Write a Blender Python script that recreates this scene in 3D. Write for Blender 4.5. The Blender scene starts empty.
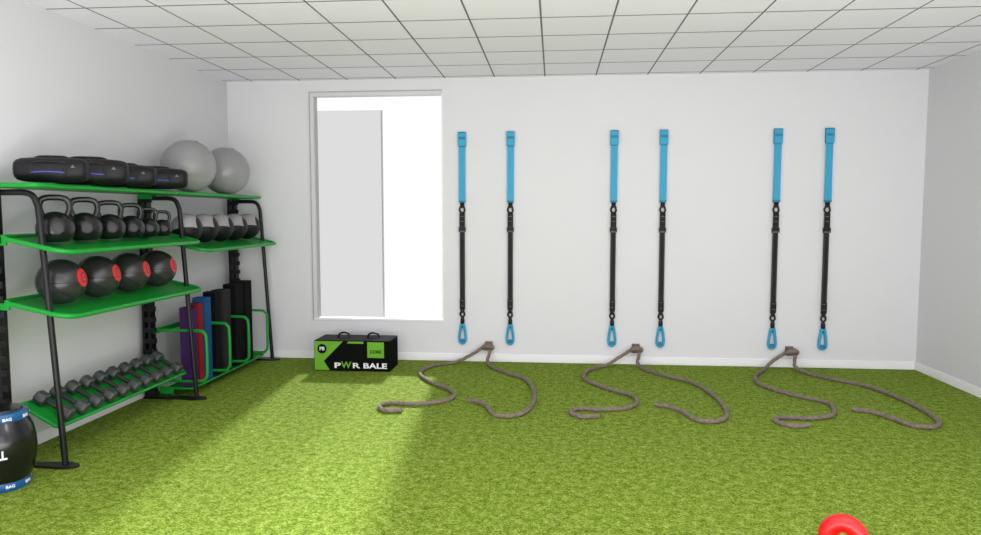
import bpy, bmesh, math, random
from mathutils import Vector, Matrix
random.seed(4)
scene = bpy.context.scene
scene.view_settings.view_transform = 'Standard'
scene.view_settings.look = 'None'
COL = scene.collection

# ------------------------------------------------------------------ materials
def new_mat(name):
    m = bpy.data.materials.new(name); m.use_nodes = True
    nt = m.node_tree
    return m, nt, nt.nodes.get('Principled BSDF')

def mat(name, color, rough=0.5, metal=0.0, bump=0.0, scale=60.0, var=0.0, spec=0.5, detail=3):
    m, nt, p = new_mat(name)
    p.inputs['Base Color'].default_value = (*color, 1)
    p.inputs['Roughness'].default_value = rough
    p.inputs['Metallic'].default_value = metal
    p.inputs['Specular IOR Level'].default_value = spec
    tc = nt.nodes.new('ShaderNodeTexCoord')
    n = nt.nodes.new('ShaderNodeTexNoise')
    n.inputs['Scale'].default_value = scale; n.inputs['Detail'].default_value = detail
    nt.links.new(tc.outputs['Object'], n.inputs['Vector'])
    r = nt.nodes.new('ShaderNodeValToRGB')
    r.color_ramp.elements[0].position = 0.3; r.color_ramp.elements[1].position = 0.7
    r.color_ramp.elements[0].color = (*[c * (1 - var) for c in color], 1)
    r.color_ramp.elements[1].color = (*[min(1, c * (1 + var)) for c in color], 1)
    nt.links.new(n.outputs['Fac'], r.inputs['Fac'])
    nt.links.new(r.outputs['Color'], p.inputs['Base Color'])
    if bump:
        b = nt.nodes.new('ShaderNodeBump')
        b.inputs['Strength'].default_value = bump; b.inputs['Distance'].default_value = 0.004
        nt.links.new(n.outputs['Fac'], b.inputs['Height'])
        nt.links.new(b.outputs['Normal'], p.inputs['Normal'])
    return m

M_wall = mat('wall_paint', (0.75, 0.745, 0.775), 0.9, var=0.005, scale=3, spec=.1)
M_wall_l = mat('wall_paint_left_shaded', (0.66, 0.655, 0.68), 0.9, var=0.005, scale=3, spec=.1)  # back-wall paint darkened: the left wall's shade is put into the colour
M_wall_r = mat('wall_paint_right_shaded', (0.70, 0.69, 0.72), 0.9, var=0.005, scale=3, spec=.1)  # same wall paint, right wall's lighter shade painted in
M_base = mat('baseboard_paint', (0.89, 0.88, 0.91), 0.5, var=0.01, scale=3)
M_black = mat('black_steel', (0.006, 0.006, 0.007), 0.38, var=0.1, spec=.3)
M_green = mat('green_powder_coat', (0.008, 0.27, 0.03), 0.35, var=0.05, spec=.3)
M_iron = mat('cast_iron', (0.007, 0.0075, 0.008), 0.26, bump=0.15, scale=120, var=0.2)
M_rubber = mat('dark_rubber', (0.024, 0.024, 0.025), 0.27, bump=0.2, scale=160, var=0.25)
M_hex = mat('hex_rubber', (0.045, 0.05, 0.05), 0.4, bump=0.15, scale=90, var=0.25)
M_chrome = mat('dull_handle', (0.03, 0.03, 0.03), 0.5, 0.3, var=0.05)
M_gym = mat('grey_vinyl', (0.27, 0.27, 0.28), 0.30, var=0.03, bump=0.1, scale=200)
M_lgrey = mat('light_grey_leather', (0.32, 0.31, 0.32), 0.35, var=0.08, bump=0.2, scale=150)
M_red = mat('red_print', (0.62, 0.01, 0.01), 0.4, var=0.05)
M_dred = mat('dark_red_print', (0.13, 0.005, 0.005), 0.4, var=0.05)
M_redv = mat('red_vinyl', (0.66, 0.002, 0.004), 0.35, var=0.03)
M_fabric = mat('black_fabric', (0.005, 0.005, 0.007), 0.5, bump=0.4, scale=60, var=0.3, spec=.3)
M_bluep = mat('blue_piping', (0.06, 0.07, 0.42), 0.5, var=0.1)
M_cyan = mat('cyan_webbing', (0.03, 0.36, 0.60), 0.6, var=0.06, bump=0.2, scale=250)
M_cyand = mat('cyan_webbing_dark', (0.016, 0.20, 0.36), 0.6, var=0.1, bump=0.3, scale=250)
M_web = mat('black_webbing', (0.018, 0.018, 0.019), 0.7, var=0.7, bump=0.5, scale=90, spec=.2)
M_stitch = mat('grey_stitch', (0.12, 0.12, 0.12), 0.7, var=0.1)
M_box = mat('black_carton', (0.006, 0.007, 0.006), 0.9, var=0.1, spec=.03)
M_lime = mat('lime_print', (0.15, 0.40, 0.03), 0.6, var=0.04, spec=.2)
M_white = mat('white_print', (0.85, 0.85, 0.85), 0.5, var=0.01)
M_bblue = mat('blue_band', (0.008, 0.09, 0.25), 0.3, var=0.1)
M_gloss = mat('glossy_black_vinyl', (0.005, 0.005, 0.006), 0.2, var=0.1, bump=.1, scale=40)
M_purple = mat('purple_foam', (0.055, 0.018, 0.10), 0.8, var=0.1, spec=.1)
M_mred = mat('red_foam', (0.24, 0.012, 0.015), 0.8, var=0.1, spec=.1)
M_mblue = mat('blue_foam', (0.012, 0.07, 0.20), 0.8, var=0.1, spec=.1)
M_mblack = mat('black_foam', (0.006, 0.006, 0.007), 0.8, var=0.15, spec=.08)
M_mgrey = mat('speckled_grey_foam', (0.025, 0.025, 0.025), 0.8, var=0.6, scale=220, spec=.08)
M_frame = mat('window_frame_paint', (0.68, 0.67, 0.69), 0.5, var=0.02)
M_frame2 = mat('window_frame_edge', (0.40, 0.40, 0.41), 0.5, var=0.02)

def rope_mat():
    m, nt, p = new_mat('hemp_rope')
    p.inputs['Roughness'].default_value = 0.9
    tc = nt.nodes.new('ShaderNodeTexCoord')
    w = nt.nodes.new('ShaderNodeTexNoise'); w.inputs['Scale'].default_value = 45
    nt.links.new(tc.outputs['Object'], w.inputs['Vector'])
    r = nt.nodes.new('ShaderNodeValToRGB')
    r.color_ramp.elements[0].position = 0.35; r.color_ramp.elements[0].color = (0.16, 0.12, 0.10, 1)
    r.color_ramp.elements[1].position = 0.7; r.color_ramp.elements[1].color = (0.25, 0.20, 0.165, 1)
    nt.links.new(w.outputs['Fac'], r.inputs['Fac']); nt.links.new(r.outputs['Color'], p.inputs['Base Color'])
    return m
M_rope = rope_mat()

def ceiling_mat():
    m, nt, p = new_mat('ceiling_tile')
    p.inputs['Roughness'].default_value = 0.9; p.inputs['Specular IOR Level'].default_value = 0.1
    tc = nt.nodes.new('ShaderNodeTexCoord'); sp = nt.nodes.new('ShaderNodeSeparateXYZ')
    nt.links.new(tc.outputs['Object'], sp.inputs[0])
    def line(sock, off, pitch, width):
        a = nt.nodes.new('ShaderNodeMath'); a.operation = 'SUBTRACT'; a.inputs[1].default_value = off - width / 2
        nt.links.new(sock, a.inputs[0])
        d = nt.nodes.new('ShaderNodeMath'); d.operation = 'DIVIDE'; d.inputs[1].default_value = pitch
        nt.links.new(a.outputs[0], d.inputs[0])
        f = nt.nodes.new('ShaderNodeMath'); f.operation = 'FRACT'; nt.links.new(d.outputs[0], f.inputs[0])
        l = nt.nodes.new('ShaderNodeMath'); l.operation = 'LESS_THAN'; l.inputs[1].default_value = width / pitch
        nt.links.new(f.outputs[0], l.inputs[0]); return l.outputs[0]
    lx = line(sp.outputs['X'], 0.415, 0.522, 0.014)
    ly = line(sp.outputs['Y'], 7.30, 0.522, 0.018)
    mx = nt.nodes.new('ShaderNodeMath'); mx.operation = 'MAXIMUM'
    nt.links.new(lx, mx.inputs[0]); nt.links.new(ly, mx.inputs[1])
    mix = nt.nodes.new('ShaderNodeMix'); mix.data_type = 'RGBA'
    mix.inputs['A'].default_value = (0.885, 0.85, 0.935, 1); mix.inputs['B'].default_value = (0.17, 0.165, 0.18, 1)
    nt.links.new(mx.outputs[0], mix.inputs['Factor'])
    nt.links.new(mix.outputs['Result'], p.inputs['Base Color'])
    return m

def grass_mat():
    m, nt, p = new_mat('artificial_turf')
    p.inputs['Roughness'].default_value = 0.95; p.inputs['Specular IOR Level'].default_value = 0.05
    tc = nt.nodes.new('ShaderNodeTexCoord')
    def noise(scale, detail, stretch=(1, 1, 1), rot=0, dist=0, rough=.8, off=0):
        mp = nt.nodes.new('ShaderNodeMapping'); mp.inputs['Scale'].default_value = stretch
        mp.inputs['Rotation'].default_value = (0, 0, rot); mp.inputs['Location'].default_value = (off, off, 0)
        nt.links.new(tc.outputs['Object'], mp.inputs[0])
        n = nt.nodes.new('ShaderNodeTexNoise'); n.inputs['Scale'].default_value = scale
        n.inputs['Detail'].default_value = detail; n.inputs['Distortion'].default_value = dist
        n.inputs['Roughness'].default_value = rough
        nt.links.new(mp.outputs[0], n.inputs['Vector']); return n.outputs['Fac']
    a = noise(60, 6, (1, 1.4, 1), 0.5)
    b = noise(100, 5, (1.4, 1, 1), -0.3)
    c = noise(20, 6, rough=.8)
    ad = nt.nodes.new('ShaderNodeMath'); ad.operation = 'ADD'; nt.links.new(a, ad.inputs[0]); nt.links.new(b, ad.inputs[1])
    sc = nt.nodes.new('ShaderNodeMath'); sc.operation = 'MULTIPLY_ADD'; sc.inputs[1].default_value = 0.8
    nt.links.new(c, sc.inputs[0]); nt.links.new(ad.outputs[0], sc.inputs[2])
    hf = nt.nodes.new('ShaderNodeMath'); hf.operation = 'MULTIPLY'; hf.inputs[1].default_value = 1 / 2.8
    nt.links.new(sc.outputs[0], hf.inputs[0])
    r = nt.nodes.new('ShaderNodeValToRGB'); cr = r.color_ramp
    cr.elements[0].position = 0.42; cr.elements[0].color = (0.022, 0.040, 0.003, 1)
    cr.elements[1].position = 0.585; cr.elements[1].color = (0.45, 0.54, 0.15, 1)
    e = cr.elements.new(0.50); e.color = (0.150, 0.245, 0.015, 1)
    nt.links.new(hf.outputs[0], r.inputs['Fac'])
    fl = noise(55, 4, (1.3, 1, 1), 1.1, off=7.3)
    fr = nt.nodes.new('ShaderNodeMapRange'); fr.inputs['From Min'].default_value = .54; fr.inputs['From Max'].default_value = .65
    fr.inputs['To Max'].default_value = .55
    nt.links.new(fl, fr.inputs['Value'])
    mix = nt.nodes.new('ShaderNodeMix'); mix.data_type = 'RGBA'
    mix.inputs['B'].default_value = (0.19, 0.15, 0.05, 1)
    nt.links.new(fr.outputs[0], mix.inputs['Factor']); nt.links.new(r.outputs['Color'], mix.inputs['A'])
    nt.links.new(mix.outputs['Result'], p.inputs['Base Color'])
    bm_ = nt.nodes.new('ShaderNodeBump'); bm_.inputs['Strength'].default_value = 0.3; bm_.inputs['Distance'].default_value = 0.004
    nt.links.new(hf.outputs[0], bm_.inputs['Height']); nt.links.new(bm_.outputs['Normal'], p.inputs['Normal'])
    return m

def sun_pass_mat():  # plain grey leaf made see-through so sunlight can reach the floor
    m, nt, p = new_mat('sun_pass_panel')
    t = nt.nodes.new('ShaderNodeBsdfTransparent'); t.inputs['Color'].default_value = (0.848, 0.846, 0.848, 1)
    nt.links.new(t.outputs[0], nt.nodes['Material Output'].inputs['Surface'])
    return m

# ------------------------------------------------------------------ mesh builder
def catmull(pts, n=8, closed=False):
    P = [Vector(p) for p in pts]; out = []; N = len(P)
    rng = range(N) if closed else range(N - 1)
    for i in rng:
        if closed: p0, p1, p2, p3 = P[i - 1], P[i], P[(i + 1) % N], P[(i + 2) % N]
        else: p0, p1, p2, p3 = P[max(i - 1, 0)], P[i], P[i + 1], P[min(i + 2, N - 1)]
        for k in range(n):
            t = k / n; t2 = t * t; t3 = t2 * t
            out.append(0.5 * ((2 * p1) + (-p0 + p2) * t + (2 * p0 - 5 * p1 + 4 * p2 - p3) * t2 + (-p0 + 3 * p1 - 3 * p2 + p3) * t3))
    if not closed: out.append(P[-1])
    return out

class MB:
    def __init__(s): s.v = []; s.f = []; s.m = []; s.mats = []
    def mi(s, mt):
        if mt not in s.mats: s.mats.append(mt)
        return s.mats.index(mt)
    def add(s, vs, fs, mt):
        o = len(s.v); s.v += [Vector(v) for v in vs]; k = s.mi(mt)
        for f in fs: s.f.append([i + o for i in f]); s.m.append(k)
    def box(s, a, b, mt, M=None):
        x0, y0, z0 = a; x1, y1, z1 = b
        vs = [Vector(p) for p in [(x0,y0,z0),(x1,y0,z0),(x1,y1,z0),(x0,y1,z0),(x0,y0,z1),(x1,y0,z1),(x1,y1,z1),(x0,y1,z1)]]
        if M: vs = [M @ v for v in vs]
        s.add(vs, [(0,3,2,1),(4,5,6,7),(0,1,5,4),(1,2,6,5),(2,3,7,6),(3,0,4,7)], mt)
    def prism(s, outline, ext, mt, M=None):
        n = len(outline); e = Vector(ext)
        a = [Vector(p) for p in outline]; vs = a + [p + e for p in a]
        if M: vs = [M @ v for v in vs]
        fs = [list(range(n))[::-1], list(range(n, 2 * n))] + [(i, (i + 1) % n, n + (i + 1) % n, n + i) for i in range(n)]
        s.add(vs, fs, mt)
    def tube(s, pts, r, mt, seg=10, closed=False, up=None, rb=None):
        P = [Vector(p) for p in pts]; N = len(P); vs = []; prev = None
        rad = r if callable(r) else (lambda i: r)
        for i in range(N):
            if closed: t = (P[(i + 1) % N] - P[i - 1]).normalized()
            else: t = (P[min(i + 1, N - 1)] - P[max(i - 1, 0)]).normalized()
            if up is not None: n = Vector(up); n = (n - t * n.dot(t)).normalized()
            elif prev is None:
                n = Vector((0, 0, 1)) if abs(t.z) < 0.9 else Vector((1, 0, 0)); n = (n - t * n.dot(t)).normalized()
            else: n = (prev - t * prev.dot(t)).normalized()
            prev = n; b = t.cross(n); r1 = rad(i); r2 = rb if rb else r1
            for k in range(seg):
                a = 2 * math.pi * k / seg
                vs.append(P[i] + n * math.cos(a) * r1 + b * math.sin(a) * r2)
        fs = []
        for i in range(N if closed else N - 1):
            j = (i + 1) % N
            for k in range(seg):
                fs.append((i * seg + k, i * seg + (k + 1) % seg, j * seg + (k + 1) % seg, j * seg + k))
        if not closed:
            fs.append(list(range(seg))[::-1]); fs.append([(N - 1) * seg + k for k in range(seg)])
        s.add(vs, fs, mt)
    def lathe(s, prof, mt, seg=32, M=None, mats=None):
        vs = []; n = len(prof)
        for (r, z) in prof:
            for k in range(seg):
                a = 2 * math.pi * k / seg; v = Vector((r * math.cos(a), r * math.sin(a), z))
                vs.append(M @ v if M else v)
        o = len(s.v); s.v += vs
        for i in range(n - 1):
            mm = s.mi(mats[i] if mats else mt)
            for k in range(seg):
                s.f.append([o + i * seg + k, o + i * seg + (k + 1) % seg, o + (i + 1) * seg + (k + 1) % seg, o + (i + 1) * seg + k]); s.m.append(mm)
        if prof[0][0] > 1e-5: s.f.append([o + k for k in range(seg)][::-1]); s.m.append(s.mi(mats[0] if mats else mt))
        if prof[-1][0] > 1e-5: s.f.append([o + (n - 1) * seg + k for k in range(seg)]); s.m.append(s.mi(mats[-1] if mats else mt))
    def obj(s, name, parent=None, loc=(0, 0, 0), bevel=0, smooth=True, angle=40, merge=True):
        me = bpy.data.meshes.new(name); me.from_pydata([tuple(v) for v in s.v], [], s.f)
        for mt in s.mats: me.materials.append(mt)
        for p, k in zip(me.polygons, s.m): p.material_index = k
        bm = bmesh.new(); bm.from_mesh(me)
        if merge: bmesh.ops.remove_doubles(bm, verts=bm.verts, dist=1e-6)
        bmesh.ops.recalc_face_normals(bm, faces=bm.faces); bm.to_mesh(me); bm.free()
        if smooth:
            for p in me.polygons: p.use_smooth = True
            me.set_sharp_from_angle(angle=math.radians(angle))
        o = bpy.data.objects.new(name, me); COL.objects.link(o); o.location = loc
        if parent: o.parent = parent
        if bevel:
            b = o.modifiers.new('bevel', 'BEVEL'); b.width = bevel; b.segments = 2; b.limit_method = 'ANGLE'
        return o

def empty(name, loc, label, cat, group=None):
    e = bpy.data.objects.new(name, None); e.empty_display_size = 0.1; COL.objects.link(e); e.location = loc
    tag(e, label, cat, group); return e
def tag(o, label, cat, group=None):
    o['label'] = label; o['category'] = cat
    if group: o['group'] = group
def struct(o): o['kind'] = 'structure'; return o

def copy_thing(src, loc, label=None, rotz=None, scale=None):
    c = src.copy(); COL.objects.link(c); c.location = loc
    if rotz is not None: c.rotation_euler = (src.rotation_euler[0], src.rotation_euler[1], rotz)
    if scale: c.scale = scale if isinstance(scale, tuple) else (scale,) * 3
    if label: c['label'] = label
    def rec(a, b):
        for ch in a.children:
            k = ch.copy(); COL.objects.link(k); k.parent = b; k.matrix_parent_inverse = ch.matrix_parent_inverse.copy()
            rec(ch, k)
    rec(src, c); return c

def text_mesh(name, txt, size, mt, parent, M, extrude=0.0012, bold=0.0, bend=None, scx=1.0, sp=1.0):
    cu = bpy.data.curves.new(name, 'FONT'); cu.body = txt; cu.size = size; cu.extrude = extrude
    cu.offset = bold; cu.align_x = 'CENTER'; cu.align_y = 'CENTER'; cu.space_character = sp
    t = bpy.data.objects.new(name + '_tmp', cu); COL.objects.link(t)
    dg = bpy.context.evaluated_depsgraph_get(); dg.update()
    me = bpy.data.meshes.new_from_object(t.evaluated_get(dg))
    bpy.data.objects.remove(t)
    for v in me.vertices:
        c = Vector((v.co.x * scx, v.co.y, v.co.z))
        if bend:
            a = c.x / bend; r = bend + c.z
            c = Vector((math.sin(a) * r, -math.cos(a) * r, c.y))
        v.co = M @ c
    me.materials.clear(); me.materials.append(mt)
    o = bpy.data.objects.new(name, me); COL.objects.link(o); o.parent = parent
    return o

# ------------------------------------------------------------------ room
XL, XR, YB, YF, H = -3.53, 3.67, 7.39, -2.0, 3.0
WX0, WX1, WZ0, WZ1 = -2.61, -1.18, 0.43, 2.87
b = MB(); b.box((XL - .1, YF, -0.1), (XR + .1, YB + .1, 0), grass_mat()); struct(b.obj('floor', smooth=False))
b = MB(); b.box((XL - .1, YF, H), (XR + .1, YB + .1, H + .1), ceiling_mat()); struct(b.obj('ceiling', smooth=False))
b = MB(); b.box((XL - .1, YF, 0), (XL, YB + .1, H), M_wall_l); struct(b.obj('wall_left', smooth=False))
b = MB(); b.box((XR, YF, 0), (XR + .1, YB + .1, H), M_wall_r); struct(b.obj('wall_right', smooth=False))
b = MB()
b.box((XL, YB, 0), (WX0, YB + .1, H), M_wall); b.box((WX1, YB, 0), (XR, YB + .1, H), M_wall)
b.box((WX0, YB, 0), (WX1, YB + .1, WZ0), M_wall); b.box((WX0, YB, WZ1), (WX1, YB + .1, H), M_wall)
struct(b.obj('wall_back', smooth=False, merge=False))
def baseboard(name, a, c):
    b = MB(); b.box(a, c, M_base); struct(b.obj(name, bevel=0.006))
baseboard('baseboard_back', (XL + .016, YB - .016, 0), (XR - .016, YB, .085))
baseboard('baseboard_left', (XL, YF, 0), (XL + .016, YB, .085))
baseboard('baseboard_right', (XR - .016, YF, 0), (XR, YB, .085))
b = MB()
fw = .038
b.box((WX0, YB - .010, WZ0 + .02), (WX0 + fw, YB + .095, WZ1 - fw), M_frame)
b.box((WX0 - .010, YB - .013, WZ0 - .01), (WX0 + .001, YB, WZ1), M_frame2)
b.box((WX0 + fw, YB + .01, WZ0 + .02), (WX0 + fw + .008, YB + .095, WZ1 - fw), M_frame2)
b.box((WX1 - .012, YB - .004, WZ0 + .02), (WX1, YB + .095, WZ1 - fw), M_base)
b.box((WX0, YB - .010, WZ1 - fw), (WX1, YB + .095, WZ1), M_frame)
b.box((WX0 - .010, YB - .013, WZ1), (WX1, YB, WZ1 + .010), M_frame2)
b.box((WX0, YB - .012, WZ0), (WX1, YB + .095, WZ0 + .02), M_base)
struct(b.obj('window_1', smooth=False, merge=False))
b = MB(); b.box((-2.95, 7.60, 0), (-1.895, 7.64, 2.71), sun_pass_mat()); b.box((-1.894, 7.598, 0), (-1.884, 7.642, 2.712), M_frame2)
struct(b.obj('door_1', smooth=False, merge=False))

# ------------------------------------------------------------------ storage rack
RY = [4.02, 5.64, 7.26]; RX = -3.44; TX = -2.97
rack = empty('storage_rack', (RX, RY[0], 0), 'black and green steel fitness storage rack with angled shelves', 'storage rack')
def L(x, y, z): return (x - RX, y - RY[0], z)
for i, y in enumerate(RY):
    b = MB()   # slotted upright
    b.box(L(RX - .045, y - .035, 0.01), L(RX - .022, y + .035, 1.735), M_black)
    b.box(L(RX + .008, y - .035, 0.01), L(RX + .034, y + .035, 1.735), M_black)
    z = 0.02
    while z < 1.70:
        b.box(L(RX - .03, y - .034, z), L(RX + .03, y + .034, z + .040), M_black)
        b.box(L(RX + .034, y - .035, z), L(RX + .070, y - .010, z + .042), M_black)
        z += 0.092
    b.obj('upright', rack, smooth=False, merge=False)
    b = MB()
    fy = .05
    out = [L(RX - .06, y - .035, 0.0), L(TX - .25, y - .035, 0)]
    for k in range(13):
        a = math.radians(-90 + 15 * k); out.append(L(TX - .09 + .11 * math.cos(a), y + fy * math.sin(a), 0))
    out += [L(TX - .25, y + .035, 0), L(RX - .06, y + .035, 0)]
    b.prism(out, (0, 0, .016), M_black); b.obj('foot', rack, bevel=.004)
    b = MB()
    path = [L(RX, y, 1.71)] + [L(RX + .1, y, 1.712), L(-3.22, y, 1.71)] + [L(-3.17, y, 1.69), L(-3.145, y, 1.64), L(-3.135, y, 1.58), L(-3.11, y, 1.2), L(-3.08, y, .7), L(-3.045, y, .12), L(-3.04, y, .012)]
    b.tube(catmull(path, 6), .019, M_black, 12); b.obj('front_leg', rack)

def shelf(y0, y1, xb, xf, zf, slope, r=.10, name='shelf', lip=.016, wire=True):
    b = MB(); out = [(xb, y0)]
    for (cx, cy, a0) in ((xf - r, y0 + r, -90), (xf - r, y1 - r, 0)):
        for k in range(7):
            a = math.radians(a0 + 15 * k); out.append((cx + r * math.cos(a), cy + r * math.sin(a)))
    out.append((xb, y1))
    o3 = [Vector(L(x, y, zf + slope * (xf - x))) for x, y in out]
    b.prism([p - Vector((0, 0, .01)) for p in o3], (0, 0, .008), M_green)
    b.tube(o3, lip, M_green, 10, closed=True)
    for y in (y0, y1):
        b.box(L(xb - .06, y - .006, zf + slope * (xf - xb) - .05), L(xb + .06, y + .006, zf + slope * (xf - xb) + .012), M_green)
    return b.obj(name, rack)
shelf(RY[0] - .04, RY[1] - .03, -3.42, -3.12, 1.755, 0.0, .05)
shelf(RY[1] + .03, RY[2] + .0, -3.42, -3.12, 1.755, 0.0, .05)
SL = 0.21
shelf(RY[0] - .02, RY[1] + .03, -3.40, -2.96, 1.345, SL)
shelf(RY[0] - .02, RY[1] + .03, -3.40, -2.96, 0.945, SL)
shelf(RY[1] + .10, RY[2] + .02, -3.40, -2.96, 1.265, SL)
DS = 0.55
shelf(RY[0] + .03, RY[1] - .05, -3.35, -3.10, 0.240, DS, .03, lip=.012)
shelf(RY[1] + .06, RY[2] - .06, -3.34, -3.10, 0.075, 0.0, .03, lip=.008)
for y in (5.70, 6.125, 6.53, 6.98):
    b = MB(); x0, x1, z0, z1 = -3.40, -2.97, .14, .58; r = .07
    pts = [L(x0, y, z1), L(x1 - r, y, z1), L(x1 - r * .3, y, z1 - r * .3), L(x1, y, z1 - r), L(x1, y, z0 + r), L(x1 - r * .3, y, z0 + r * .3), L(x1 - r, y, z0), L(x0, y, z0 )]
    b.tube(catmull(pts, 4), .013, M_green, 10); b.obj('divider_hoop', rack)
b = MB()
for z in (.14, .58): b.box(L(-3.42, RY[1], z - .02), L(-3.39, RY[2], z + .02), M_green)
b.obj('rear_rail', rack)

# ------------------------------------------------------------------ kettlebells
def make_kettlebell(name, mt, mth, loc, R, label, group=None, yaw=0, hw=1.0, hr=.155, round_=False):
    e = empty(name, loc, label, 'kettlebell', group); e.rotation_euler = (0, 0, yaw)
    b = MB(); prof = [(0.0001, 0), (R * .62, 0), (R * .66, R * .03)]
    for k in range(1, 22):
        ang = math.radians(-48 + k * (138) / 21)
        prof.append((R * math.cos(ang), R * .76 + R * math.sin(ang)))
    prof[-1] = (0.0001, prof[-1][1]); b.lathe(prof, mt, 36); b.obj('body', e)
    b = MB(); w = R * .62 * hw
    if round_:
        pts = [(math.cos(t) * w * 1.05, 0, R * 1.80 + math.sin(t) * R * .63) for t in [math.radians(-40 + 260 * k / 14) for k in range(15)]]
    else:
        pts = [(-w * .80, 0, R * 1.35), (-w * 1.05, 0, R * 1.75), (-w * 1.12, 0, R * 2.10), (-w * .95, 0, R * 2.42), (-w * .55, 0, R * 2.54), (0, 0, R * 2.56),
               (w * .55, 0, R * 2.54), (w * .95, 0, R * 2.42), (w * 1.12, 0, R * 2.10), (w * 1.05, 0, R * 1.75), (w * .80, 0, R * 1.35)]
    b.tube(catmull(pts, 5), R * hr, mth, 14); b.obj('handle', e)
    b = MB(); b.lathe([(R * .30, 0), (R * .30, .004), (R * .25, .004), (R * .24, .002), (.0001, .002)], mth, 24,
           Matrix.Translation((0, -R * .985, R * .78)) @ Matrix.Rotation(math.radians(90), 4, 'X')); b.obj('badge', e)
    return e
def zsh(x, zf): return zf + SL * (-2.96 - x) + .002
ks = [(4.19, .110), (4.47, .107), (4.74, .101), (4.99, .095), (5.21, .084), (5.41, .076)]
src = None
for y, R in ks:
    loc = (-3.16, y, zsh(-3.16, 1.345) + .014)
    if src is None: src = make_kettlebell('kettlebell', M_iron, M_iron, loc, .110, 'large black cast iron kettlebell on tilted green shelf', 'kettlebells on the rack shelf', .75, 1.08, .175)
    else:
        copy_thing(src, loc, ('medium' if R > .09 else 'small') + ' black cast iron kettlebell on tilted green shelf', .75, R / .110)

# ------------------------------------------------------------------ balls
def sphere_mb(b, R, mt, c=(0, 0, 0), seg=40, rings=24, ridge=0, fn=None):
    prof = []
    for k in range(rings + 1):
        a = -math.pi / 2 + math.pi * k / rings
        r = R * (1 + (ridge if k % 2 else 0)); prof.append((max(.0001, r * math.cos(a)), r * math.sin(a)))
    b.lathe(prof, mt, seg, Matrix.Translation(c) if c != (0, 0, 0) else None)

def cap(b, R, a0, a1, mt, D, n=5):
    M = Vector((0, 0, 1)).rotation_difference(Vector(D)).to_matrix().to_4x4()
    prof = [(max(.0001, R * math.sin(math.radians(a0 + (a1 - a0) * k / n))), R * math.cos(math.radians(a0 + (a1 - a0) * k / n))) for k in range(n + 1)]
    vs = []; seg = 36
    for r, z in prof:
        for k in range(seg):
            a = 2 * math.pi * k / seg; vs.append(M @ Vector((r * math.cos(a), r * math.sin(a), z)))
    fs = [(i * seg + k, i * seg + (k + 1) % seg, (i + 1) * seg + (k + 1) % seg, (i + 1) * seg + k) for i in range(n) for k in range(seg)]
    b.add(vs, fs, mt)

src = None
for y in (4.22, 4.58, 4.94, 5.31):
    R = .145; loc = (-3.16, y, zsh(-3.16, .945) + R + .012)
    if src is None:
        b = MB(); sphere_mb(b, R, M_rubber)
        for ax in ((0, 0, 1), (0, 1, 0.2), (1, .3, .9)):   # seams
            q = Vector((0, 0, 1)).rotation_difference(Vector(ax).normalized())
            b.tube([q @ Vector((math.cos(t) * R, math.sin(t) * R, 0)) for t in [2 * math.pi * k / 48 for k in range(48)]], .0022, M_iron, 6, closed=True)
        src = b.obj('medicine_ball', loc=loc); tag(src, 'dark grey rubber medicine ball with round red emblem', 'medicine ball', 'medicine balls on the rack shelf')
        D = Vector((1, .16, .20)).normalized()
        b = MB(); cap(b, R * 1.012, 0, 24, M_red, D)
        cap(b, R * 1.018, 10, 14, M_dred, D, 2); cap(b, R * 1.018, 0, 4, M_dred, D)
        b.obj('emblem', src)
    else: copy_thing(src, loc)

src = None
for y in (5.80, 6.10, 6.40, 6.70, 7.00):
    R = .130; loc = (-3.17, y, zsh(-3.17, 1.265) + R + .012)
    if src is None:
        b = MB(); sphere_mb(b, R, M_lgrey, seg=36, rings=24)
        src = b.obj('wall_ball', loc=loc); tag(src, 'light grey and black stitched leather wall ball', 'medicine ball', 'grey wall balls on the rack shelf')
        b = MB()
        D = Vector((.25, -.35, -1)).normalized()
        cap(b, R * 1.010, 0, 74, M_fabric, D, 12)
        D2 = Vector((1, .25, .25)).normalized()
        cap(b, R * 1.014, 0, 34, M_fabric, D2, 6)
        b.obj('black_panel', src)
    else: copy_thing(src, loc)

src = None
for (x, y) in ((-3.20, 5.93), (-3.20, 6.62)):
    R = .228; loc = (x, y, 1.77 + R + .0)
    if src is None:
        b = MB(); prof = []
        for k in range(73):
            a = -math.pi / 2 + math.pi * k / 72
            rr = R * (1 - .004 * (1 if k % 6 == 0 else 0)); prof.append((max(.0001, rr * math.cos(a)), rr * math.sin(a)))
        b.lathe(prof, M_gym, 56, Matrix.Rotation(math.radians(20), 4, 'Y'))
        src = b.obj('exercise_ball', loc=loc, angle=60); tag(src, 'large inflated grey exercise ball on top shelf', 'exercise ball', 'grey exercise balls on the rack')
        b = MB(); b.lathe([(.012, 0), (.012, .004), (.006, .006), (.0001, .006)], M_black, 16, Matrix.Rotation(math.radians(20), 4, 'Y') @ Matrix.Translation((0, 0, R - .002))); b.obj('valve_plug', src)
    else: copy_thing(src, loc)

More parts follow.
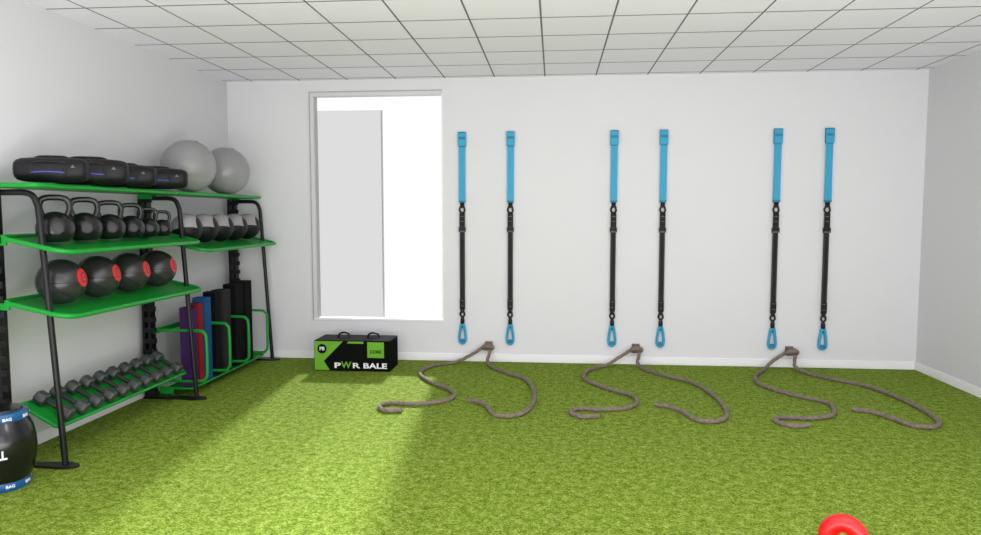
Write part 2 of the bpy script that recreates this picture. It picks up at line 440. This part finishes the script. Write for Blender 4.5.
# ------------------------------------------------------------------ power bags
src = None
for i, (x, y, sc, rz) in enumerate(((-3.17, 4.20, (.90, .98, .92), .35), (-3.18, 4.56, (1.08, 1.05, 1.04), .45), (-3.19, 4.94, (1.04, 1.0, .96), .40), (-3.18, 5.36, (1.06, 1.05, .98), .50))):
    loc = (x, y, 1.778)
    if src is None:
        src = empty('power_bag', loc, 'black padded power bag with straps and short blue stripe', 'weight bag', 'power bags on the top shelf')
        R, Ln = .086, .23
        def ring(u, s):
            out = []
            for k in range(32):
                t = 2 * math.pi * k / 32; c, s_ = math.cos(t), math.sin(t)
                ex = .84
                out.append(Vector((u, math.copysign(abs(c) ** ex, c) * R * s, R + math.copysign(abs(s_) ** ex, s_) * R * s)))
            return out
        rings = [(-Ln, .02), (-Ln, .45), (-Ln * .975, .68), (-Ln * .92, .82), (-Ln * .8, .92), (-Ln * .55, .98), (-Ln * .40, 1.0), (0, 1.01), (Ln * .40, 1.0), (Ln * .55, .98), (Ln * .8, .92), (Ln * .92, .82), (Ln * .975, .68), (Ln, .45), (Ln, .02)]
        vs = []
        for u, s in rings: vs += ring(u, s)
        fs = [(i2 * 32 + k, i2 * 32 + (k + 1) % 32, (i2 + 1) * 32 + (k + 1) % 32, (i2 + 1) * 32 + k) for i2 in range(len(rings) - 1) for k in range(32)]
        fs += [list(range(32))[::-1], [(len(rings) - 1) * 32 + k for k in range(32)]]
        b = MB(); b.add(vs, fs, M_fabric); b.obj('body', src, angle=60)
        for s in (-1, 1):
            b = MB()
            pts = [(x_, s * R * 1.0, R * .72 + .010 * math.cos(x_ * 12)) for x_ in [Ln * (-.45 + .9 * k / 10) for k in range(11)]]
            b.tube(pts, .004, M_bluep, 8, up=(0, 1, 0), rb=.0045); b.obj('piping', src)
        for u in (-.105, .105):
            for s in (-1, 1):
                b = MB(); b.box((u - .012, s * R * .97 - .006, R * .6), (u + .012, s * R * .97 + .006, R * 1.35), M_web); b.obj('strap', src, bevel=.002)
        for (yy, zz, nx, nz) in ((0, R * 2.0, 0, 1), (-R * .84, R * 1.58, -.8, .6), (R * .84, R * 1.58, .8, .6)):
            b = MB(); h = .007
            pts = [(-.105, yy, zz - .004), (-.07, yy + nx * h * .8, zz + nz * h * .8), (0, yy + nx * h, zz + nz * h), (.07, yy + nx * h * .8, zz + nz * h * .8), (.105, yy, zz - .004)]
            b.tube(catmull(pts, 5), .008, M_web, 10); b.obj('handle', src)
        b = MB(); b.prism([(.140, -R * .90, R * 1.15), (.168, -R * .90, R * 1.15), (.154, -R * .90, R * 1.38)], (0, -.008, 0), M_stitch); b.obj('emblem', src)
        src.rotation_euler = (0, 0, rz); src.scale = sc
    else: copy_thing(src, loc, None, rz, sc)

# ------------------------------------------------------------------ dumbbells
ang = math.atan(DS); src = None
for i in range(10):
    xm = -3.225
    y = 4.16 + i * .146; zc = .240 + DS * (-3.10 - xm)
    hr = .047
    loc = (xm + math.sin(ang) * (hr * .87 + .005), y, zc + math.cos(ang) * (hr * .87 + .005))
    if src is None:
        src = empty('dumbbell', loc, 'dark grey hex dumbbell on tilted green tray', 'dumbbell', 'dumbbells on the lowest tray'); src.rotation_euler = (0, ang, 0)
        Mx = Matrix.Rotation(math.radians(90), 4, 'Y')
        b = MB(); b.lathe([(.014, -.085), (.015, -.04), (.018, 0), (.015, .04), (.014, .085)], M_chrome, 16, Mx); b.obj('handle', src)
        for s in (-1, 1):
            b = MB(); c = s * .095
            ring6 = lambda r, x: [Vector((x, r * math.cos(math.radians(60 * k)), r * math.sin(math.radians(60 * k)))) for k in range(6)]
            vs = ring6(hr * .80, c - .038) + ring6(hr, c - .028) + ring6(hr, c + .028) + ring6(hr * .80, c + .038)
            fs = [list(range(6))[::-1], list(range(18, 24))] + [(j * 6 + k, j * 6 + (k + 1) % 6, (j + 1) * 6 + (k + 1) % 6, (j + 1) * 6 + k) for j in range(3) for k in range(6)]
            b.add(vs, fs, M_hex); b.obj('head', src, bevel=.003)
    else: copy_thing(src, loc, None, 0, 1.0)

# ------------------------------------------------------------------ mats
mats = [('purple', M_purple, 5.79, .69, .045, .055), ('red', M_mred, 5.900, .71, .038, .055), ('dark blue', M_mblue, 6.030, .75, .055, .06), ('black', M_mblack, 6.215, .78, .045, .06),
        ('speckled grey', M_mgrey, 6.40, .78, .075, .06), ('black', M_mblack, 6.66, .81, .085, .065), ('black', M_mblack, 6.86, .82, .08, .065), ]
for nm, mt, y, h, t, w in mats:
    b = MB(); b.box((-w, -t, 0), (w, t, h), mt)
    o = b.obj('exercise_mat', loc=(-3.175, y, .080), bevel=.002, smooth=False)
    tag(o, nm + ' folded foam exercise mat standing in the rack', 'exercise mat', 'exercise mats in the rack')

# ------------------------------------------------------------------ bale box
box = empty('weight_carton', (-2.02, 6.98, 0), 'black and green carton lettered bale with rope handles', 'box')
hx, hy, hz = .39, .18, .31
b = MB(); b.box((-hx, -hy, 0), (hx, hy, hz), M_box); b.obj('body', box, bevel=.008)
yf = -hy - .0015
for poly in ([(-hx + .006, .008), (-hx + .16, .008), (-hx + .10, .10), (-hx + .30, hz - .008), (-hx + .006, hz - .008)],
             [(hx - .23, .140), (hx - .06, .140), (hx - .06, hz - .012), (hx - .23, hz - .012)],
             [(-hx + .34, hz - .028), (hx - .27, hz - .028), (hx - .27, hz - .008), (-hx + .355, hz - .008)]):
    b = MB(); b.prism([(x, yf, z) for x, z in poly], (0, .002, 0), M_lime); b.obj('printed_panel', box, smooth=False, merge=False)
Mf = Matrix.Rotation(math.radians(90), 4, 'X')
def T(x, z): return Matrix.Translation((x, -hy - .004, z)) @ Mf
text_mesh('lettering', 'P', .074, M_white, box, T(-.150, .056), bold=.0025, scx=1.75)
text_mesh('lettering', 'W', .092, M_lime, box, T(-.058, .061), bold=.002, scx=1.05)
text_mesh('lettering', 'R', .074, M_white, box, T(.042, .056), bold=.0015, scx=1.72)
text_mesh('lettering', 'BALE', .074, M_white, box, T(.237, .056), bold=.002, scx=1.50)
text_mesh('lettering', 'CORE', .044, M_box, box, T(hx - .145, .20), bold=.001)
b = MB(); b.lathe([(.048, 0), (.048, .002), (.0001, .002)], M_box, 28, T(-hx + .085, .225)); b.obj('emblem', box)
text_mesh('lettering', 'PB', .050, M_white, box, T(-hx + .085, .225) @ Matrix.Translation((0, 0, .003)), bold=.001)
for x in (-.14, .17):
    b = MB(); b.tube(catmull([(x - .06, 0.03, hz - .002), (x - .045, .03, hz + .035), (x, .03, hz + .048), (x + .045, .03, hz + .035), (x + .06, .03, hz - .002)], 6), .010, M_fabric, 10)
    b.obj('handle', box)

# ------------------------------------------------------------------ suspension straps
def make_strap(x):
    e = empty('suspension_strap', (x, YB, 0), 'wall mounted suspension strap with cyan and black webbing and handle loop', 'suspension trainer', 'suspension straps along the wall')
    b = MB(); b.box((-.035, -.012, 2.36), (.035, 0, 2.44), M_black); b.tube([(-.04, -.03, 2.425), (.04, -.03, 2.425)], .008, M_black, 10)
    for s in (-.028, .028): b.box((s - .004, -.035, 2.415), (s + .004, -.005, 2.435), M_black)
    b.obj('wall_bracket', e)
    b = MB()
    b.box((-.042, -.046, 2.29), (.042, -.038, 2.435), M_cyan); b.box((-.042, -.046, 2.427), (.042, -.014, 2.436), M_cyan)
    b.box((-.042, -.022, 2.29), (.042, -.014, 2.43), M_cyand); b.box((-.034, -.049, 2.36), (.034, -.044, 2.385), M_cyand)
    b.box((-.034, -.036, 1.70), (.034, -.027, 2.33), M_cyan)
    b.box((-.036, -.040, 2.28), (.036, -.023, 2.31), M_cyand); b.box((-.036, -.040, 1.70), (.036, -.023, 1.72), M_cyand)
    b.box((-.034, -.042, 1.72), (.034, -.035, 1.86), M_cyan)
    b.obj('webbing', e, bevel=.002)
    def biner(z0, z1, w, nm):
        b = MB(); zc = (z0 + z1) / 2; hh = (z1 - z0) / 2 - .006
        pts = [(math.sin(t) * w * (1.0 if math.cos(t) < 0 else .8), -.031, zc + math.cos(t) * hh) for t in [2 * math.pi * k / 24 for k in range(24)]]
        b.tube(pts, .010, M_black, 8, closed=True)
        b.lathe([(.008, -.02), (.018, -.015), (.018, .015), (.008, .02)], M_black, 12, Matrix.Translation((0, -.031, z1 - .012)))
        b.obj(nm, e)
    biner(1.585, 1.675, .028, 'carabiner')
    b = MB(); b.lathe([(.020, 1.70), (.026, 1.695), (.022, 1.67), (.012, 1.655)], M_black, 12, Matrix.Translation((0, -.031, 0))); b.obj('swivel', e)
    b = MB()
    b.box((-.027, -.035, .56), (.027, -.027, 1.60), M_web)
    b.box((-.029, -.041, 1.40), (.029, -.033, 1.585), M_web); b.box((-.029, -.041, .58), (.029, -.033, .68), M_web)
    for s in (-1, 1): b.box((s * .019 - .0015, -.0365, .6), (s * .019 + .0015, -.0345, 1.4), M_stitch)
    b.box((-.020, -.0425, 1.55), (.020, -.040, 1.558), M_stitch); b.box((-.020, -.0425, 1.50), (.020, -.040, 1.506), M_stitch)
    b.box((-.020, -.0425, .60), (.020, -.040, .606), M_stitch); b.box((-.020, -.0425, .66), (.020, -.040, .666), M_stitch)
    b.obj('adjustable_webbing', e, bevel=.001)
    b = MB(); b.box((-.036, -.047, 1.39), (.036, -.024, 1.405), M_stitch); b.box((-.036, -.047, 1.425), (.036, -.024, 1.44), M_black)
    for s in (-1, 1): b.box((s * .032 - .004, -.047, 1.39), (s * .032 + .004, -.024, 1.44), M_black)
    b.obj('buckle', e, merge=False)
    biner(.480, .56, .024, 'carabiner')
    b = MB(); b.lathe([(.014, .405), (.022, .42), (.022, .455), (.012, .490)], M_black, 12, Matrix.Translation((0, -.031, 0))); b.obj('swivel', e)
    b = MB()
    pts = [(0, -.031, .41), (-.018, -.031, .38), (-.029, -.031, .31), (-.034, -.031, .25), (-.026, -.031, .215), (0, -.031, .200), (.026, -.031, .215), (.034, -.031, .25), (.029, -.031, .31), (.018, -.031, .38)]
    b.tube(catmull(pts, 4, True), .018, M_cyan, 10, closed=True, up=(0, 1, 0), rb=.0135)
    b.box((-.028, -.042, .355), (.028, -.020, .41), M_cyan); b.box((-.029, -.044, .372), (.029, -.018, .385), M_black)
    b.obj('handle_loop', e)
    b = MB(); b.tube([(-.026, -.031, .226), (.026, -.031, .226)], .021, M_cyand, 12); b.obj('grip', e)
    return e
st = make_strap(-.97)
for x in (-.46, .61, 1.11, 2.24, 2.74): copy_thing(st, (x, YB, 0))

# ------------------------------------------------------------------ battle ropes
def make_rope(x0, dl=(0, 0), de=(0, 0)):
    e = empty('battle_rope', (x0, YB - .08, 0), 'brown hemp battle rope looped through a wall anchor', 'battle rope', 'battle ropes on the turf')
    X, Y = -.69, YB - .08; R = .0185
    lp = [(-.69, 7.30, .185), (-.75, 7.30, .165), (-.88, 7.28, .085), (-1.035, 7.23, R), (-1.25, 7.03, R), (-1.30, 6.68, R), (-1.13, 6.34, R), (-.93, 6.10, R), (-.85, 5.86, R), (-.94, 5.68, R), (-1.135, 5.595, R), (-1.34, 5.60, R), (-1.41, 5.50, R), (-1.33, 5.38, R), (-1.20, 5.41, R)]
    lp = [p if k < 3 else (p[0] + (dl if k < 8 else de)[0] * (.5 if k == 3 else 1), p[1] + (dl if k < 8 else de)[1] * (.3 if k == 3 else 1), p[2]) for k, p in enumerate(lp)]
    rp = [(-.69, 7.30, .185), (-.665, 7.27, .14), (-.685, 7.20, .05), (-.613, 7.03, R), (-.444, 6.775, R), (-.277, 6.584, R), (-.181, 6.209, R), (-.160, 5.809, R), (-.207, 5.474, R), (-.317, 5.323, R), (-.46, 5.35, R), (-.526, 5.56, R), (-.607, 5.70, R), (-.722, 5.758, R)]
    path = lp[::-1] + rp[1:]
    P = catmull([(p[0] - X, p[1] - Y, p[2]) for p in path], 10)
    out = [P[0]]; step = .014
    for i in range(len(P) - 1):
        while True:
            d = P[i + 1] - out[-1]
            if d.length < step: break
            out.append(out[-1] + d.normalized() * step)
    b = MB()
    prev = Vector((0, 0, 1)); N = len(out); strands = [[], [], []]
    for i in range(N):
        t = (out[min(i + 1, N - 1)] - out[max(i - 1, 0)]).normalized()
        n = (prev - t * prev.dot(t)).normalized(); prev = n; bb = t.cross(n)
        for k in range(3):
            a = i * .42 + k * 2 * math.pi / 3
            strands[k].append(out[i] + (n * math.cos(a) + bb * math.sin(a)) * R * .36)
    for s_ in strands: b.tube(s_, R * .64, M_rope, 8)
    b.obj('rope', e)
    b = MB()
    b.box((-.04, .068, .13), (.04, .08, .22), M_rope)
    b.tube(catmull([(-.03, .07, .20), (-.03, -.01, .205), (0, -.045, .21), (.03, -.01, .205), (.03, .07, .20)], 5), .010, M_rope, 8)
    b.obj('wall_anchor', e)
    b = MB(); b.tube(catmull([(-.045, -.03, .175), (-.02, -.05, .19), (.02, -.05, .19), (.045, -.03, .175), (.03, .0, .16), (-.03, .0, .16)], 5, True), .024, M_rope, 10, closed=True); b.obj('rope_knot', e)
    return e
make_rope(-.69); make_rope(.86, (.05, -.06), (0, -.03)); make_rope(2.42, (.09, -.16), (-.02, -.13))

# ------------------------------------------------------------------ floor items
make_kettlebell('kettlebell', M_redv, M_redv, (1.245, 3.03, 0), .107, 'glossy red vinyl kettlebell on the turf', None, -.4, .90, .36, True)
e = empty('slam_barrel', (-3.19, 3.70, 0), 'black bulging weighted drum with blue lettered bands', 'weight bag')
e.scale = (.83, .83, 1)
b = MB(); b.lathe([(.0001, .012), (.13, .012), (.158, .04), (.188, .09), (.207, .15), (.215, .22), (.212, .29), (.196, .35), (.168, .40), (.15, .44), (.13, .462), (.0001, .468)], M_gloss, 48); b.obj('body', e)
b = MB()
b.lathe([(.130, 0), (.160, 0), (.168, .012), (.170, .030), (.166, .05), (.150, .055)], M_bblue, 48); b.obj('band', e)
b = MB(); b.lathe([(.150, .395), (.168, .40), (.174, .415), (.172, .432), (.164, .445), (.145, .45)], M_bblue, 48); b.obj('band', e)
for z in (.418, .030):
    for k in range(8):
        text_mesh('lettering', 'BAG', .024, M_white, e, Matrix.Translation((0, 0, z)) @ Matrix.Rotation(k * math.pi / 4 + .95, 4, 'Z'), bend=.174 if z > .2 else .170, bold=.0006, scx=1.2)
text_mesh('lettering', 'BALL', .068, M_white, e, Matrix.Translation((0, 0, .225)) @ Matrix.Rotation(.50, 4, 'Z'), bend=.2155, bold=.002)

# ------------------------------------------------------------------ light
w = bpy.data.worlds.new('World'); scene.world = w; w.use_nodes = True
w.node_tree.nodes['Background'].inputs['Color'].default_value = (1, 1, 1, 1)
w.node_tree.nodes['Background'].inputs['Strength'].default_value = 1.02
def area(name, loc, rot, sx, sy, power, col=(1, 1, 1)):
    l = bpy.data.lights.new(name, 'AREA'); l.shape = 'RECTANGLE'; l.size = sx; l.size_y = sy; l.energy = power; l.color = col
    o = bpy.data.objects.new(name, l); COL.objects.link(o); o.location = loc; o.rotation_euler = [math.radians(a) for a in rot]
    return o
area('front_fill', (0.2, -1.9, 1.5), (90, 0, 0), 6.8, 2.6, 140, (.99, .98, 1))  # added fill behind the camera, no fixture there
area('up_fill', (0.2, 1.0, .12), (164, 0, 0), 6.5, 1.6, 310, (.99, .95, 1))  # low fill added to brighten the ceiling, not a real fixture
area('overhead_fill', (0.5, 2.6, 2.96), (0, 0, 0), 6, 3, 45, (.99, .98, 1))  # unseen overhead fill, added to light the floor and lower walls
k = area('rack_key_fill', (1.2, 1.6, 2.8), (0, 0, 0), .35, .35, 14, (1, 1, 1))  # small key added for highlights on the rack
k.rotation_euler = (Vector((-3.1, 5.2, 1.2)) - Vector((1.2, 1.6, 2.8))).to_track_quat('-Z', 'Y').to_euler()
s = bpy.data.lights.new('sun', 'SUN'); s.energy = 6.0; s.angle = math.radians(3.5)
so = bpy.data.objects.new('sun', s); COL.objects.link(so)
so.rotation_euler = Vector((.068, -1, -.60)).to_track_quat('-Z', 'Y').to_euler()

# ------------------------------------------------------------------ camera
cam = bpy.data.cameras.new('camera'); co = bpy.data.objects.new('camera', cam); COL.objects.link(co)
cam.sensor_width = 36; cam.lens = 36 * 700 / 981; cam.clip_start = .05
co.location = (0, 0, 1.58); co.rotation_euler = (math.radians(90 - 4.37), 0, math.radians(5.2))
scene.camera = co
